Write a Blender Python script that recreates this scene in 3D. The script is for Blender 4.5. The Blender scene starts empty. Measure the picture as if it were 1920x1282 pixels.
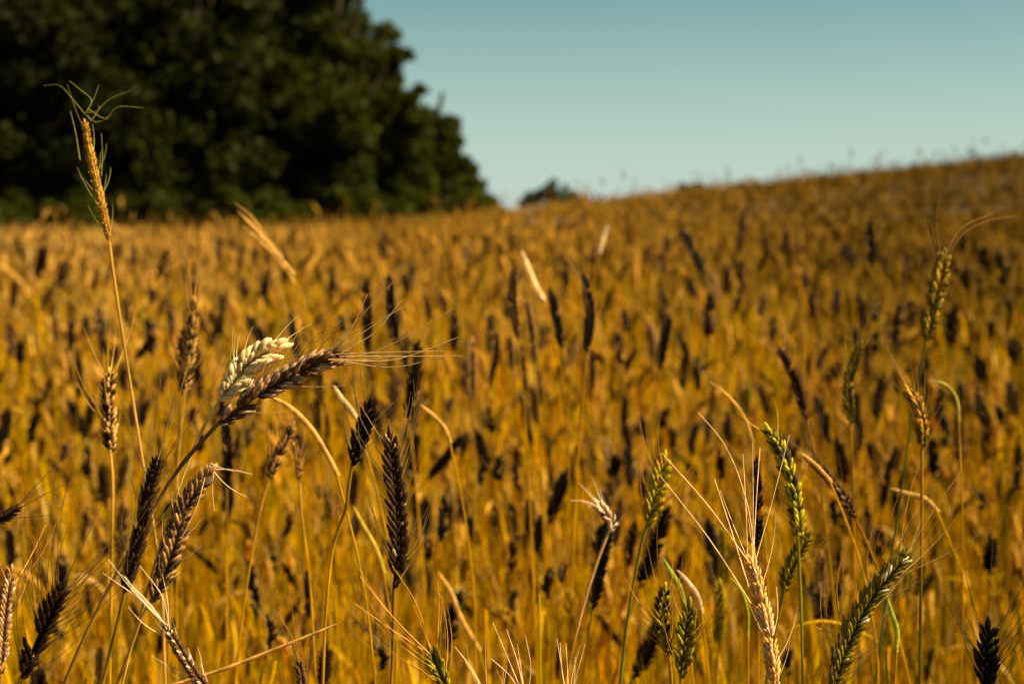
import bpy, math, random
import numpy as np
from mathutils import Vector

random.seed(11)
RN = np.random.default_rng(11)
R = math.radians
sc = bpy.context.scene
col = sc.collection

# ------------------------------------------------------------------ camera
CAM_Z, LENS, HORIZON = 1.15, 50.0, 405.0
F = LENS / 36 * 1920
TILT = math.atan((641 - HORIZON) / F)
cd = bpy.data.cameras.new("camera"); cam = bpy.data.objects.new("camera", cd); col.objects.link(cam)
cam.location = (0, 0, CAM_Z); cam.rotation_euler = (math.pi / 2 - TILT, 0, 0)
cd.lens = LENS; cd.sensor_width = 36; cd.clip_start = 0.02; cd.clip_end = 3000
cd.dof.use_dof = True; cd.dof.focus_distance = 0.93; cd.dof.aperture_fstop = 6.8; cd.dof.aperture_blades = 7
sc.camera = cam
sc.render.resolution_x, sc.render.resolution_y = 1024, 683

# ------------------------------------------------------------------ light
SUN_EL, SUN_AZ = 46.0, 97.0          # azimuth clockwise from the view direction
w = bpy.data.worlds.new("World"); sc.world = w; w.use_nodes = True
nt = w.node_tree; nt.nodes.clear()
sky = nt.nodes.new("ShaderNodeTexSky"); sky.sky_type = 'NISHITA'; sky.sun_disc = False
sky.sun_elevation = R(SUN_EL); sky.sun_rotation = R(SUN_AZ); sky.air_density = 1.0; sky.dust_density = 0.15; sky.ozone_density = 1.0
tint = nt.nodes.new("ShaderNodeMix"); tint.data_type = 'RGBA'; tint.blend_type = 'MULTIPLY'
tint.inputs[0].default_value = 1.0; tint.inputs[7].default_value = (0.72, 1.02, 0.82, 1)
veil = nt.nodes.new("ShaderNodeMix"); veil.data_type = 'RGBA'; veil.inputs[0].default_value = 0.42   # thin even summer haze over the blue
veil.inputs[7].default_value = (7.0, 8.5, 8.0, 1)
geo = nt.nodes.new("ShaderNodeTexCoord"); sx = nt.nodes.new("ShaderNodeSeparateXYZ"); fr = nt.nodes.new("ShaderNodeMapRange"); fr.interpolation_type = 'SMOOTHSTEP'
fr.inputs[1].default_value = -0.02; fr.inputs[2].default_value = 0.17; fr.inputs[3].default_value = 0.92; fr.inputs[4].default_value = 0.09
nt.links.new(geo.outputs["Generated"], sx.inputs[0]); nt.links.new(sx.outputs["Z"], fr.inputs[0]); nt.links.new(fr.outputs[0], veil.inputs[0])
bg = nt.nodes.new("ShaderNodeBackground"); bg.inputs[1].default_value = 0.032
wo = nt.nodes.new("ShaderNodeOutputWorld")
nt.links.new(sky.outputs[0], tint.inputs[6]); nt.links.new(tint.outputs[2], veil.inputs[6]); nt.links.new(veil.outputs[2], bg.inputs[0]); nt.links.new(bg.outputs[0], wo.inputs[0])
sd = bpy.data.lights.new("sun", 'SUN'); sd.energy = 5.0; sd.angle = R(0.5); sd.color = (1.0, 0.88, 0.60)
sun = bpy.data.objects.new("sun", sd); col.objects.link(sun)
to_sun = Vector((math.sin(R(SUN_AZ)) * math.cos(R(SUN_EL)), math.cos(R(SUN_AZ)) * math.cos(R(SUN_EL)), math.sin(R(SUN_EL))))
sun.rotation_euler = to_sun.to_track_quat('Z', 'Y').to_euler(); sun.location = to_sun * 30

sc.view_settings.view_transform = 'Standard'; sc.view_settings.look = 'None'
sc.view_settings.exposure = 1.3; sc.view_settings.gamma = 1.0
sc.cycles.max_bounces = 8; sc.cycles.transparent_max_bounces = 8
try:
    sc.cycles.use_denoising = True; sc.cycles.denoiser = 'OPENIMAGEDENOISE'
except Exception:
    pass

# ------------------------------------------------------------------ helpers
def ground(x, y):
    """height of the ground: a low rise that climbs to the right and crests about 22 m away"""
    x = np.asarray(x, float); y = np.asarray(y, float)
    s = 0.25 + 0.114 * x
    s = np.where(s > 0, s, 0) + 0.10 * np.exp(-np.abs(s) / 0.12)
    t = np.clip((y - 4) / 18, 0, 1); up = t * t * (3 - 2 * t)
    t2 = np.clip((y - 24) / 45, 0, 1); dn = 1 - t2 * t2 * (3 - 2 * t2)
    lim = 3.2 * np.tanh(s / 3.2)
    return lim * up * dn

ct, st = math.cos(TILT), math.sin(TILT)
def P(px, py, d):
    a, b = (px - 960) / F, (641 - py) / F
    return np.array([d * a, d * (ct + b * st), CAM_Z + d * (-st + b * ct)])

def nrm(v):
    v = np.asarray(v, float)
    return v / np.maximum(np.linalg.norm(v, axis=-1, keepdims=True), 1e-9)

def smooth_path(pts, n):
    """Catmull-Rom through the points, resampled to n points of even spacing"""
    p = np.asarray(pts, float)
    if len(p) > 2:
        h = np.maximum(np.linalg.norm(np.diff(p, axis=0), axis=1), 1e-7)[:, None]; dl = np.diff(p, axis=0) / h
        m = np.vstack([dl[:1], (dl[:-1] * h[1:] + dl[1:] * h[:-1]) / (h[1:] + h[:-1]), dl[-1:]]); out = []
        t = np.linspace(0, 1, 11)[:-1, None]
        for i in range(len(p) - 1):
            out.append((2*t**3 - 3*t**2 + 1) * p[i] + (t**3 - 2*t**2 + t) * h[i] * m[i] + (-2*t**3 + 3*t**2) * p[i+1] + (t**3 - t**2) * h[i] * m[i+1])
        p = np.vstack(out + [p[-1:]])
    L = np.r_[0, np.cumsum(np.linalg.norm(np.diff(p, axis=0), axis=1))]
    s = np.linspace(0, L[-1], n)
    return np.stack([np.interp(s, L, p[:, k]) for k in range(3)], 1)

class MB:
    """collects quads as numpy arrays and links them as ONE mesh object"""
    def __init__(s): s.v, s.f, s.c, s.n = [], [], [], 0
    def add(s, V, Q, C):
        V = np.asarray(V, np.float32).reshape(-1, 3); C = np.asarray(C, np.float32)
        if C.ndim == 1: C = np.tile(C, (len(V), 1))
        s.v.append(V); s.f.append(np.asarray(Q, np.int64) + s.n); s.c.append(C.reshape(-1, 3)); s.n += len(V)
    def build(s, name, m, parent=None, smooth=True, org=None):
        V = np.vstack(s.v); Q = np.vstack(s.f).astype(np.int32); C = np.vstack(s.c)
        if org is not None: V = V - np.asarray(org, np.float32)
        me = bpy.data.meshes.new(name)
        me.vertices.add(len(V)); me.vertices.foreach_set("co", V.ravel())
        me.loops.add(Q.size); me.loops.foreach_set("vertex_index", Q.ravel())
        me.polygons.add(len(Q)); me.polygons.foreach_set("loop_start", np.arange(0, Q.size, 4, dtype=np.int32))
        me.polygons.foreach_set("loop_total", np.full(len(Q), 4, np.int32))
        me.polygons.foreach_set("use_smooth", np.full(len(Q), smooth))
        a = me.color_attributes.new("Col", 'FLOAT_COLOR', 'POINT')
        a.data.foreach_set("color", np.c_[C, np.ones(len(C))].astype(np.float32).ravel())
        me.update(calc_edges=True); me.validate()
        me.materials.append(m)
        o = bpy.data.objects.new(name, me); col.objects.link(o)
        if parent is not None: o.parent = parent
        return o

def grid_quads(K, S, closed=True):
    q = []
    for k in range(K - 1):
        for j in range(S if closed else S - 1):
            j2 = (j + 1) % S
            q.append((k * S + j, k * S + j2, (k + 1) * S + j2, (k + 1) * S + j))
    return np.array(q)

def tube_arrays(path, rad, S=5):
    path = np.asarray(path, float); n = len(path)
    T = nrm(np.gradient(path, axis=0)); h = np.array([0.31, -0.83, 0.46])
    X = nrm(np.cross(T, h)); Y = np.cross(T, X)
    rad = np.broadcast_to(rad, (n,)); a = np.arange(S) * 2 * math.pi / S
    V = path[:, None] + rad[:, None, None] * (np.cos(a)[None, :, None] * X[:, None] + np.sin(a)[None, :, None] * Y[:, None])
    return V.reshape(-1, 3), grid_quads(n, S)

def tube(mb, path, rad, c, S=5):
    V, Q = tube_arrays(path, rad, S); c = np.asarray(c, float)
    if c.ndim == 2: c = np.repeat(c, S, axis=0)
    mb.add(V, Q, c)

def blade(mb, path, wid, side, c, fold=.35):
    """a leaf blade: a folded, tapering strip"""
    path = np.asarray(path, float); n = len(path)
    T = nrm(np.gradient(path, axis=0)); S = nrm(side - (T * side).sum(1, keepdims=True) * T); N = np.cross(T, S)
    u = np.linspace(0, 1, n); wv = wid * np.minimum(1, (u + .04) * 6) * (1 - u ** 2.2 * .96)
    V = np.stack([path - S * wv[:, None] + N * wv[:, None] * fold, path, path + S * wv[:, None] + N * wv[:, None] * fold], 1)
    q = []
    for k in range(n - 1):
        for j in range(2): q.append((k * 3 + j, k * 3 + j + 1, (k + 1) * 3 + j + 1, (k + 1) * 3 + j))
    mb.add(V.reshape(-1, 3), np.array(q), c)

# ------------------------------------------------------------------ materials
def plant_mat(name, transl, rough, spec=.35, nscale=900, bump=.25, var=.35, tcol=(1, 1, 1), stretch=(1, 1, .15)):
    m = bpy.data.materials.new(name); m.use_nodes = True; t = m.node_tree; t.nodes.clear(); N = t.nodes.new; L = t.links.new
    out = N("ShaderNodeOutputMaterial"); pr = N("ShaderNodeBsdfPrincipled"); at = N("ShaderNodeAttribute"); at.attribute_name = "Col"
    tc = N("ShaderNodeTexCoord"); mp = N("ShaderNodeMapping"); mp.inputs[3].default_value = stretch
    no = N("ShaderNodeTexNoise"); no.inputs["Scale"].default_value = nscale; no.inputs["Detail"].default_value = 3
    rg = N("ShaderNodeMapRange"); rg.inputs[1].default_value = .3; rg.inputs[2].default_value = .7; rg.inputs[3].default_value = 1 - var; rg.inputs[4].default_value = 1 + var
    mx = N("ShaderNodeMix"); mx.data_type = 'RGBA'; mx.blend_type = 'MULTIPLY'; mx.inputs[0].default_value = 1
    L(tc.outputs["Object"], mp.inputs[0]); L(mp.outputs[0], no.inputs["Vector"]); L(no.outputs[0], rg.inputs[0])
    L(at.outputs["Color"], mx.inputs[6]); L(rg.outputs[0], mx.inputs[7]); L(mx.outputs[2], pr.inputs["Base Color"])
    pr.inputs["Roughness"].default_value = rough; pr.inputs["Specular IOR Level"].default_value = spec
    bp = N("ShaderNodeBump"); bp.inputs["Strength"].default_value = bump; bp.inputs["Distance"].default_value = .0006
    L(no.outputs[0], bp.inputs["Height"]); L(bp.outputs[0], pr.inputs["Normal"])
    if transl > 0:
        tr = N("ShaderNodeBsdfTranslucent"); tm = N("ShaderNodeMix"); tm.data_type = 'RGBA'; tm.blend_type = 'MULTIPLY'; tm.inputs[0].default_value = 1
        tm.inputs[7].default_value = (*tcol, 1); L(mx.outputs[2], tm.inputs[6]); L(tm.outputs[2], tr.inputs[0])
        ms = N("ShaderNodeMixShader"); ms.inputs[0].default_value = transl
        L(pr.outputs[0], ms.inputs[1]); L(tr.outputs[0], ms.inputs[2]); L(ms.outputs[0], out.inputs[0])
    else:
        L(pr.outputs[0], out.inputs[0])
    return m

M_EAR = plant_mat("husk", .18, .5, .09, 1400, .5, .3, (1.2, 1, .6))
M_AWN = plant_mat("awn_bristle", .25, .35, .3, 300, .1, .25)
M_STEM = plant_mat("straw_stem", .38, .42, .15, 260, .2, .28, (1.1, 1, .6), (1, 1, .08))
M_LEAF = plant_mat("dry_blade", .45, .5, .12, 200, .3, .3, (1.1, 1, .6), (1, 1, .1))
M_FIELD = plant_mat("distant_straw", .42, .6, .0, 22, .0, .45, (1.1, 1, .55))
M_FOL = plant_mat("tree_leaf", .35, .6, .08, 3, .0, .45, (1.3, 1.25, .4), (1, 1, 1))
M_BARK = plant_mat("bark", 0, .9, .05, 12, .6, .4)

def hexless(*c): return np.array(c, float)
TONE = dict(
    dark=hexless(.030, .0125, .0030), black=hexless(.012, .0050, .0015), brown=hexless(.09, .038, .010), hero=hexless(.15, .065, .022),
    mid=hexless(.055, .026, .0095), tan=hexless(.44, .22, .062), gold=hexless(.62, .29, .025), pale=hexless(.86, .60, .33),
    cream=hexless(.95, .69, .30), green=hexless(.38, .265, .005), olive=hexless(.19, .130, .004), lime=hexless(.50, .42, .015))
STRAW = hexless(.62, .325, .0015); STRAWP = hexless(.78, .46, .10); GREENSTEM = hexless(.15, .125, .003)

# ------------------------------------------------------------------ ears
def floret_template(K, S):
    u = np.linspace(0, 1, K); a = np.arange(S) * 2 * math.pi / S
    r = (u + .015) ** .5 * (1 - u * .985) ** .62; r = r / r.max()
    X = r[:, None] * np.cos(a); s = np.sin(a)
    Y = r[:, None] * np.where(s > 0, s * (1 + .28 * s ** 8), s * .55) + .55 * np.sin(math.pi * u * .9)[:, None] * .25 - (u ** 2 * .35)[:, None]
    Z = np.repeat(u[:, None], S, 1)
    tip = np.repeat(u[:, None], S, 1)
    edge = np.abs(np.cos(a))[None] * np.ones((K, 1))
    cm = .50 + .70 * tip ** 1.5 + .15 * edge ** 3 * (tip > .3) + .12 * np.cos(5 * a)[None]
    return X.ravel(), Y.ravel(), Z.ravel(), cm.ravel(), grid_quads(K, S)
T_HI, T_LO, T_XLO = floret_template(9, 10), floret_template(5, 6), floret_template(4, 4)

def florets(mb, tpl, O, Xd, Yd, Zd, L, W, C, rng):
    x, y, z, cm, Q = tpl; M, K = len(O), len(x)
    V = O[:, None] + Xd[:, None] * (x[None] * W[:, None])[..., None] + Yd[:, None] * (y[None] * W[:, None] * .85)[..., None] + Zd[:, None] * (z[None] * L[:, None])[..., None]
    V = V + rng.normal(0, .05, V.shape) * W[:, None, None]
    cc = C[:, None] * cm[None, :, None]
    q = Q[None] + (np.arange(M) * K)[:, None, None]
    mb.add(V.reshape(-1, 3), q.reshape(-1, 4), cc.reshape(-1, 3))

def make_ear(path3, W, roll, tone, rng, hi=True, tpl=None, accent=None, dens=.41):
    """path3 runs base -> tip; W full width of the ear; returns the MB and the tips the awns grow from"""
    mb = MB(); n = 60; p = smooth_path(path3, n); T = nrm(np.gradient(p, axis=0))
    length = np.linalg.norm(np.diff(p, axis=0), axis=1).sum()
    toC = nrm(np.array([0, 0, CAM_Z]) - p[n // 2])
    N = nrm(toC - (T * toC).sum(1, keepdims=True) * T); B = np.cross(T, N)
    N, B = N * math.cos(roll) + B * math.sin(roll), B * math.cos(roll) - N * math.sin(roll)
    cnt = max(7, int(length / (W * dens))); O, X, Y, Z, LL, WW, CC, tips = [], [], [], [], [], [], [], []
    tpl = tpl or (T_HI if hi else T_LO)
    for side in (-1, 1):
        for i in range(cnt):
            t = (i + (.25 if side > 0 else .75)) / cnt * .94 + .01; k = t * (n - 1); a = int(k); f = k - a; b = min(a + 1, n - 1)
            c0 = p[a] * (1 - f) + p[b] * f; tt, bb, nn = T[a], B[a] * side, N[a]
            g = min(1, .55 + t * 3.2) * (1 - .30 * max(0, t - .7) / .3)
            if rng.random() < .05: continue
            if hi: g *= rng.uniform(.88, 1.12)
            phi = R(33 if hi else 27) * (1 - .35 * t ** 4) * rng.uniform(.85, 1.15)
            for j, lat in enumerate((0, -1, 1) + ((-2, 2) if hi else ())):
                gl = abs(lat) == 2; l_ = 1 if lat > 0 else (-1 if lat < 0 else 0)
                ang = l_ * R(20 if not gl else 30) * rng.uniform(.8, 1.2)
                zd = nrm(tt * math.cos(phi) + bb * math.sin(phi) * (1 if not gl else .75)); zd = nrm(zd * math.cos(ang) + nn * math.sin(ang))
                yd = nrm(bb * .8 + nn * l_ * .9); yd = nrm(yd - zd * np.dot(yd, zd)); xd = np.cross(yd, zd)
                L_ = W * .78 * g * (.66 if gl else (1 if l_ else .92)) * rng.uniform(.92, 1.1); w_ = W * (.105 if gl else .132) * g * (1.25 if dens < .4 else 1)
                o = c0 + nn * l_ * W * .10 + bb * W * .06 - tt * W * (.12 if gl else 0)
                O.append(o); X.append(xd); Y.append(yd); Z.append(zd); LL.append(L_); WW.append(w_)
                cv = tone * rng.uniform(.70, 1.35)
                if accent is not None and rng.random() < accent[1]: cv = accent[0] * rng.uniform(.7, 1.1)
                CC.append(cv)
                if not gl: tips.append((o + zd * L_ * .97, zd, tt, t, cv))
    # end floret
    O.append(p[-4]); Z.append(T[-1]); Y.append(N[-1]); X.append(B[-1]); LL.append(W * .75); WW.append(W * .14); CC.append(tone * 1.2)
    tips.append((p[-4] + T[-1] * W * .73, T[-1], T[-1], 1.0, tone * 1.2))
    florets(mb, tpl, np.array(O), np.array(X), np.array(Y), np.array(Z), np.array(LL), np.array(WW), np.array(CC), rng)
    tube(mb, p[:-3], np.linspace(W * .10, W * .06, n - 3), tone * .9, 5)
    return mb, tips, p, T

def awn_path(a, d0, d1, L, n, sag, rng):
    s = np.linspace(0, 1, n)[:, None]; d = nrm(d0 * (1 - s) + d1 * s)
    pts = a + np.vstack([np.zeros(3), np.cumsum(d[:-1] * L / (n - 1), axis=0)])
    return pts + np.array([0, 0, -1.0]) * sag * L * s ** 2

def awns_mesh(tips, n_awn, L, spread, r0, tone, rng, seg=8, sides=4, up=.0):
    mb = MB(); cand = sorted(tips, key=lambda q: -q[3]); k = len(cand)
    idx = rng.permutation(k)[:n_awn] if n_awn < k else np.arange(k)
    for i in idx:
        a, zd, tt, t, cv = cand[i]
        d0 = nrm(zd); dv = nrm(tt * (1.0 - spread) + zd * spread + rng.normal(0, .10, 3) + np.array([0, 0, up]))
        ll = L * rng.uniform(.55, 1.15) * (.6 + .4 * t)
        pts = awn_path(a, d0, dv, ll, seg, rng.uniform(-.04, .08), rng)
        c = tone * rng.uniform(.6, 1.4)
        tube(mb, pts, np.linspace(r0, r0 * .35, seg), c, sides)
    return mb

def stem_path(base_g, ear_base, ear_dir, n=26):
    h = ear_base[2] - base_g[2]; t = np.linspace(0, 1, n)[:, None]
    m0 = np.array([0, 0, 1.0]) * h * 1.1; m1 = ear_dir * h * .55
    return (2 * t ** 3 - 3 * t ** 2 + 1) * base_g + (t ** 3 - 2 * t ** 2 + t) * m0 + (-2 * t ** 3 + 3 * t ** 2) * ear_base + (t ** 3 - t ** 2) * m1

GROUP = "bearded wheat stalks standing in the field"
PLANTS = []
def tagp(o, label, cat, group=None, kind=None):
    if label: o["label"] = label
    if cat: o["category"] = cat
    if group: o["group"] = group
    if kind: o["kind"] = kind

def plant(label, ear, d, wpx, tone, stem=None, roll=0.0, awn=(14, .055, .35), awn_tone=None, awn_px=None, hi=False, stem_tone=None,
          stem_r=.0011, dtip=0.0, leaf=None, accent=None, seed=None, group=GROUP, short=None, awn_r=None, curls=None, tpl=None, dens=.41):
    """ear: pixel points tip -> base; stem: pixel points from the ear base downwards (optional)"""
    rng = np.random.default_rng(seed if seed is not None else int(ear[0][0] * 7 + ear[0][1] * 13))
    tn = TONE[tone] if isinstance(tone, str) else tone
    e = ear[::-1]; m = len(e)
    pts = np.array([P(x, y, d + dtip * i / (m - 1)) for i, (x, y) in enumerate(e)])
    if m == 2:
        mid = pts.mean(0) + np.array([rng.normal(0, .0018), rng.normal(0, .002), 0]); pts = np.array([pts[0], mid, pts[1]])
    W = wpx * d / F * (.86 if hi else 1.10); mb, tips, p, T = make_ear(pts, W, roll, tn, rng, hi, tpl, accent, dens)
    # stem
    if stem:
        sp = [pts[0]] + [P(x, y, d + .004 * i) for i, (x, y) in enumerate(stem)]
        last, prev = sp[-1], sp[-2]; dr = nrm(last - prev)
        gx, gy = last[0] + dr[0] * .18, max(.45, last[1] + .02); g = np.array([gx, gy, float(ground(gx, gy))])
        sp.append(last * .55 + g * .45 + np.array([dr[0] * .03, 0, 0])); sp.append(g)
        path = smooth_path(sp[::-1], 60)
    else:
        dr = T[0]; h = pts[0][2]
        gx, gy = pts[0][0] - dr[0] * .25 * h, pts[0][1] - dr[1] * .15 * h
        g = np.array([gx, gy, float(ground(gx, gy))]); path = stem_path(g, pts[0], dr)
    root = bpy.data.objects.new("wheat_stalk", None); col.objects.link(root); root.location = g; root.empty_display_size = .05
    tagp(root, label, "wheat stalk", group)
    eo = mb.build("ear", M_EAR, root, org=g)
    at = awn_tone if awn_tone is not None else np.clip(tn * 1.6 + .10, 0, .9) * np.array([1.05, .8, .35])
    at = TONE[at] if isinstance(at, str) else at
    r0 = awn_r or .00028
    am = awns_mesh(tips, awn[0], awn[1], awn[2], r0, at, rng, 9 if hi else 6, 4 if hi else 3)
    if awn_px:                                     # the bristles one can follow one by one
        top = sorted(tips, key=lambda q: -q[3])[:14]
        for k, line in enumerate(awn_px):
            dd = d + dtip + rng.uniform(-.012, .012); q = [P(x, y, dd) for x, y in line]
            if len(line) < 3: q = [top[k % len(top)][0]] + q
            tube(am, smooth_path(q, 14), np.linspace(.00040, .00020, 14) * (1.0 if not curls else curls), at * rng.uniform(.9, 1.5), 4)
    am.build("awns", M_AWN, eo, org=g)
    sm = MB(); stt = STRAW if stem_tone is None else stem_tone; n = len(path); u = np.linspace(0, 1, n)
    rad = stem_r * (1.5 - .6 * u); rad[-3:] *= 1.25
    for q in (.22, .5, .74): rad = rad * (1 + .45 * np.exp(-((u - q) / .012) ** 2))
    cc = stt[None] * (.8 + .35 * rng.random(n))[:, None] * np.ones((1, 3)); cc[-4:] = cc[-4:] * .5 + tn * .5
    tube(sm, path, rad, cc, 8 if hi else 5); sm.build("stem", M_STEM, root, org=g)
    for lf in (leaf or ()):                        # (height share, azimuth, length, half width, droop)
        k = int(lf[0] * (n - 1)); a = path[k]; az = lf[1]; dv = np.array([math.cos(az), math.sin(az), 0]); s = np.linspace(0, 1, 14)[:, None]
        lp = a + dv * lf[2] * (s - .15 * s ** 2) + np.array([0, 0, 1]) * lf[2] * (.75 * s - lf[4] * s ** 2)
        lm = MB(); blade(lm, lp, lf[3], np.cross(dv, [0, 0, 1.0]) + rng.normal(0, .2, 3), (STRAWP if rng.random() < .5 else STRAW) * rng.uniform(.8, 1.1))
        lm.build("leaf", M_LEAF, root, org=g)
    cx = float(np.mean([q[0] for q in ear])); cy = float(np.mean([q[1] for q in ear]))
    PLANTS.append(dict(o=root, x=cx, y=cy, tip=ear[0], base=ear[-1], tone=tone, w=wpx, d=d, label=label, short=short))
    return root

def straw_blade(label, line, d, wpx, c, dd=0.0, name="dry_straw", flat=.25, to_ground=True, cat="straw blade", group="loose pale straws and bent leaf blades"):
    """a bent dry blade followed by its outline in the photo, growing from the ground or lying on the crop"""
    pts = [P(x, y, d + dd * i / (len(line) - 1)) for i, (x, y) in enumerate(line)]
    mb = MB(); path = smooth_path(pts, 26); W = wpx * d / F / 2; rng = np.random.default_rng(int(line[0][0]))
    toC = np.array([0, -1.0, .2]); T = nrm(np.gradient(path, axis=0)); S = nrm(np.cross(T, toC))
    n = len(path); u = np.linspace(0, 1, n); wv = W * (1 - .9 * (1 - u) ** 5) * (1 - .3 * u)
    Nn = np.cross(T, S)
    a = np.arange(6) * math.pi / 3                 # a flattened, slightly folded tube
    V = path[:, None] + wv[:, None, None] * (np.cos(a)[None, :, None] * S[:, None] + (flat * np.sin(a) + .25 * np.abs(np.cos(a)))[None, :, None] * Nn[:, None])
    mb.add(V.reshape(-1, 3), grid_quads(n, 6), np.repeat(c[None] * (.8 + .35 * rng.random((n, 1))), 6, axis=0))
    root = bpy.data.objects.new(name, None); col.objects.link(root)
    end = path[-1]
    if to_ground:
        gx, gy = end[0] + .01, end[1] + .02; g = np.array([gx, gy, float(ground(gx, gy))])
        sm = MB(); dr = nrm(path[-1] - path[-2]); q = smooth_path([end - dr * .004, end + dr * .03 + [0, 0, -.03], end * .4 + g * .6, g], 30)
        tube(sm, q, np.linspace(.0009, .0013, 30), STRAW * .9, 5)
        root.location = g; sm.build("stem", M_STEM, root, org=g)
    else:
        g = end; root.location = g
    mb.build("blade", M_LEAF, root, org=g)
    tagp(root, label, cat, group)
    return root

# ================================================================== setting
def build_ground():
    xs = np.r_[-900, -300, -100, -50, np.linspace(-30, 30, 121), 50, 100, 300, 900]; ys = np.r_[-200, -40, -10, np.linspace(-3, 60, 127), 75, 100, 160, 400, 1200]
    X, Y = np.meshgrid(xs, ys); Z = ground(X, Y) + RN.normal(0, .012, X.shape) * (np.abs(X) < 31) - np.where(Y > 75, (Y - 75) * .004, 0)
    m = bpy.data.materials.new("dry_soil"); m.use_nodes = True; t = m.node_tree; pr = t.nodes["Principled BSDF"]
    tc = t.nodes.new("ShaderNodeTexCoord"); no = t.nodes.new("ShaderNodeTexNoise"); no.inputs["Scale"].default_value = 9; no.inputs["Detail"].default_value = 9
    cr = t.nodes.new("ShaderNodeValToRGB"); cr.color_ramp.elements[0].position = .3; cr.color_ramp.elements[0].color = (.03, .015, .004, 1); cr.color_ramp.elements[1].position = .7; cr.color_ramp.elements[1].color = (.12, .06, .015, 1)
    t.links.new(tc.outputs["Object"], no.inputs["Vector"]); t.links.new(no.outputs[0], cr.inputs[0]); t.links.new(cr.outputs[0], pr.inputs["Base Color"]); pr.inputs["Roughness"].default_value = .95; pr.inputs["Specular IOR Level"].default_value = .02
    mb = MB(); mb.add(np.stack([X, Y, Z], -1).reshape(-1, 3), grid_quads(len(ys), len(xs), False), (1, 1, 1)); o = mb.build("ground", m); tagp(o, "brown soil of the field under the crop", None, None, "structure")
build_ground()

# ------------------------------------------------------------------ trees
def tree(name, label, cat, x, y, clumps, hgt, leafsz, nleaf, cbase, seed, group):
    """clumps: (x, z, r, y) centres in metres; trunk and limbs reach into every clump"""
    rng = np.random.default_rng(seed); g = np.array([x, y, float(ground(x, y))])
    root = bpy.data.objects.new(name, None); col.objects.link(root); root.location = g; tagp(root, label, cat, group)
    tm = MB(); top = hgt * .72
    tr = smooth_path([g - [0, 0, .3], g + [.1, 0, top * .3], g + [-.12, .1, top * .65], g + [.1, 0, top]], 16)
    tube(tm, tr, np.linspace(hgt * .028, hgt * .008, 16), hexless(.03, .022, .012), 9)
    cl = np.array(clumps)
    for cx, cz, cr_, cy in clumps:
        k = min(15, max(1, int((cz - g[2]) / max(top, .1) * 11))); a = tr[k]; b = np.array([cx, cy, cz])
        tube(tm, smooth_path([a, a * .5 + b * .5 + [0, 0, -.1 * cr_], b], 8), np.linspace(hgt * .010, hgt * .002, 8), hexless(.03, .022, .012), 5)
    tm.build("trunk", M_BARK, root, org=g)
    vol = cl[:, 2] ** 2; cnt = np.maximum(60, (nleaf * vol / vol.sum()).astype(int)); Cc = []; Tn = []
    for (cx, cz, r_, cy), k in zip(clumps, cnt):
        ns = max(5, int(r_ * 20)); sub = nrm(rng.normal(size=(ns, 3))) * (rng.random((ns, 1)) ** .45) * r_ * .85 + [cx, cy, cz]; rs = rng.uniform(.30, .55, ns) * r_ ** .7
        j = rng.integers(0, ns, k); q = nrm(rng.normal(size=(k, 3))) * (rng.random((k, 1)) ** .6) * rs[j][:, None]
        q[:, 2] *= .8; Cc.append(sub[j] + q); Tn.append(rng.uniform(.7, 1.25, ns)[j])
    Cc = np.vstack(Cc); Tn = np.concatenate(Tn); n = len(Cc)
    ax = nrm(rng.normal(size=(n, 3)) + [0, 0, -.3]); sx = nrm(np.cross(ax, rng.normal(size=(n, 3)))); s = leafsz * 1.35 * rng.uniform(.6, 1.3, n)[:, None]
    nn_ = np.cross(ax, sx)
    V = np.stack([Cc - ax * s, Cc - sx * s * .55 + nn_ * s * .10, Cc + ax * s, Cc + sx * s * .55 + nn_ * s * .10], 1)
    c = cbase[None] * Tn[:, None] * rng.uniform(.75, 1.3, (n, 1)) * np.array([1, 1, 1]); c[:, 0] *= rng.uniform(.8, 1.35, n)
    fm = MB(); fm.add(V.reshape(-1, 3), np.arange(n * 4).reshape(-1, 4), np.repeat(c, 4, axis=0)); fm.build("crown", M_FOL, root, smooth=False, org=g)

def crown_px(d, lst, seed, fill=()):
    """(px, py, radius px) -> clumps around depth d"""
    rng = random.Random(seed); out = []
    for px, py, rp in lst:
        c = P(px, py, d); out.append((c[0], c[2], rp * d / F, c[1] + rng.uniform(-.6, .6)))
        if rp > 60: out.append((c[0] + rng.uniform(-.4, .4), c[2] + rng.uniform(-.3, .3), rp * d / F * .9, c[1] + rng.uniform(1.0, 2.0)))
    return out
FG = hexless(.046, .056, .003)
TREEG = "broadleaf trees along the field edge"
tree("broadleaf_tree", "tall dark broadleaf tree filling the upper corner behind the tallest wheat ear", "tree", -8.6, 23, crown_px(23, [(-180, 40, 150), (-60, -140, 150), (60, 60, 140), (150, -80, 130), (20, 230, 130), (-120, 280, 120), (120, 330, 90), (60, -260, 120), (200, 180, 90), (-20, 370, 80), (150, 250, 110), (60, 180, 120), (160, 50, 110), (200, 380, 60), (60, 400, 60), (130, 400, 50)], 1), 9, .06, 60000, FG * .32, 1, TREEG)
tree("broadleaf_tree", "dense dark broadleaf tree standing between the tallest tree masses", "tree", -5.2, 24, crown_px(24, [(300, 0, 130), (420, -120, 130), (260, 170, 110), (390, 160, 120), (470, 40, 110), (330, 300, 100), (450, 310, 95), (230, 330, 80), (350, -240, 120), (420, 385, 50), (300, 390, 50), (520, 220, 70), (200, 260, 90), (250, 60, 110), (400, 230, 110), (230, 395, 45), (370, 400, 45), (450, 400, 45), (200, 150, 90), (330, 90, 120)], 2), 8.5, .06, 70000, FG * .45, 2, TREEG)
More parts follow.
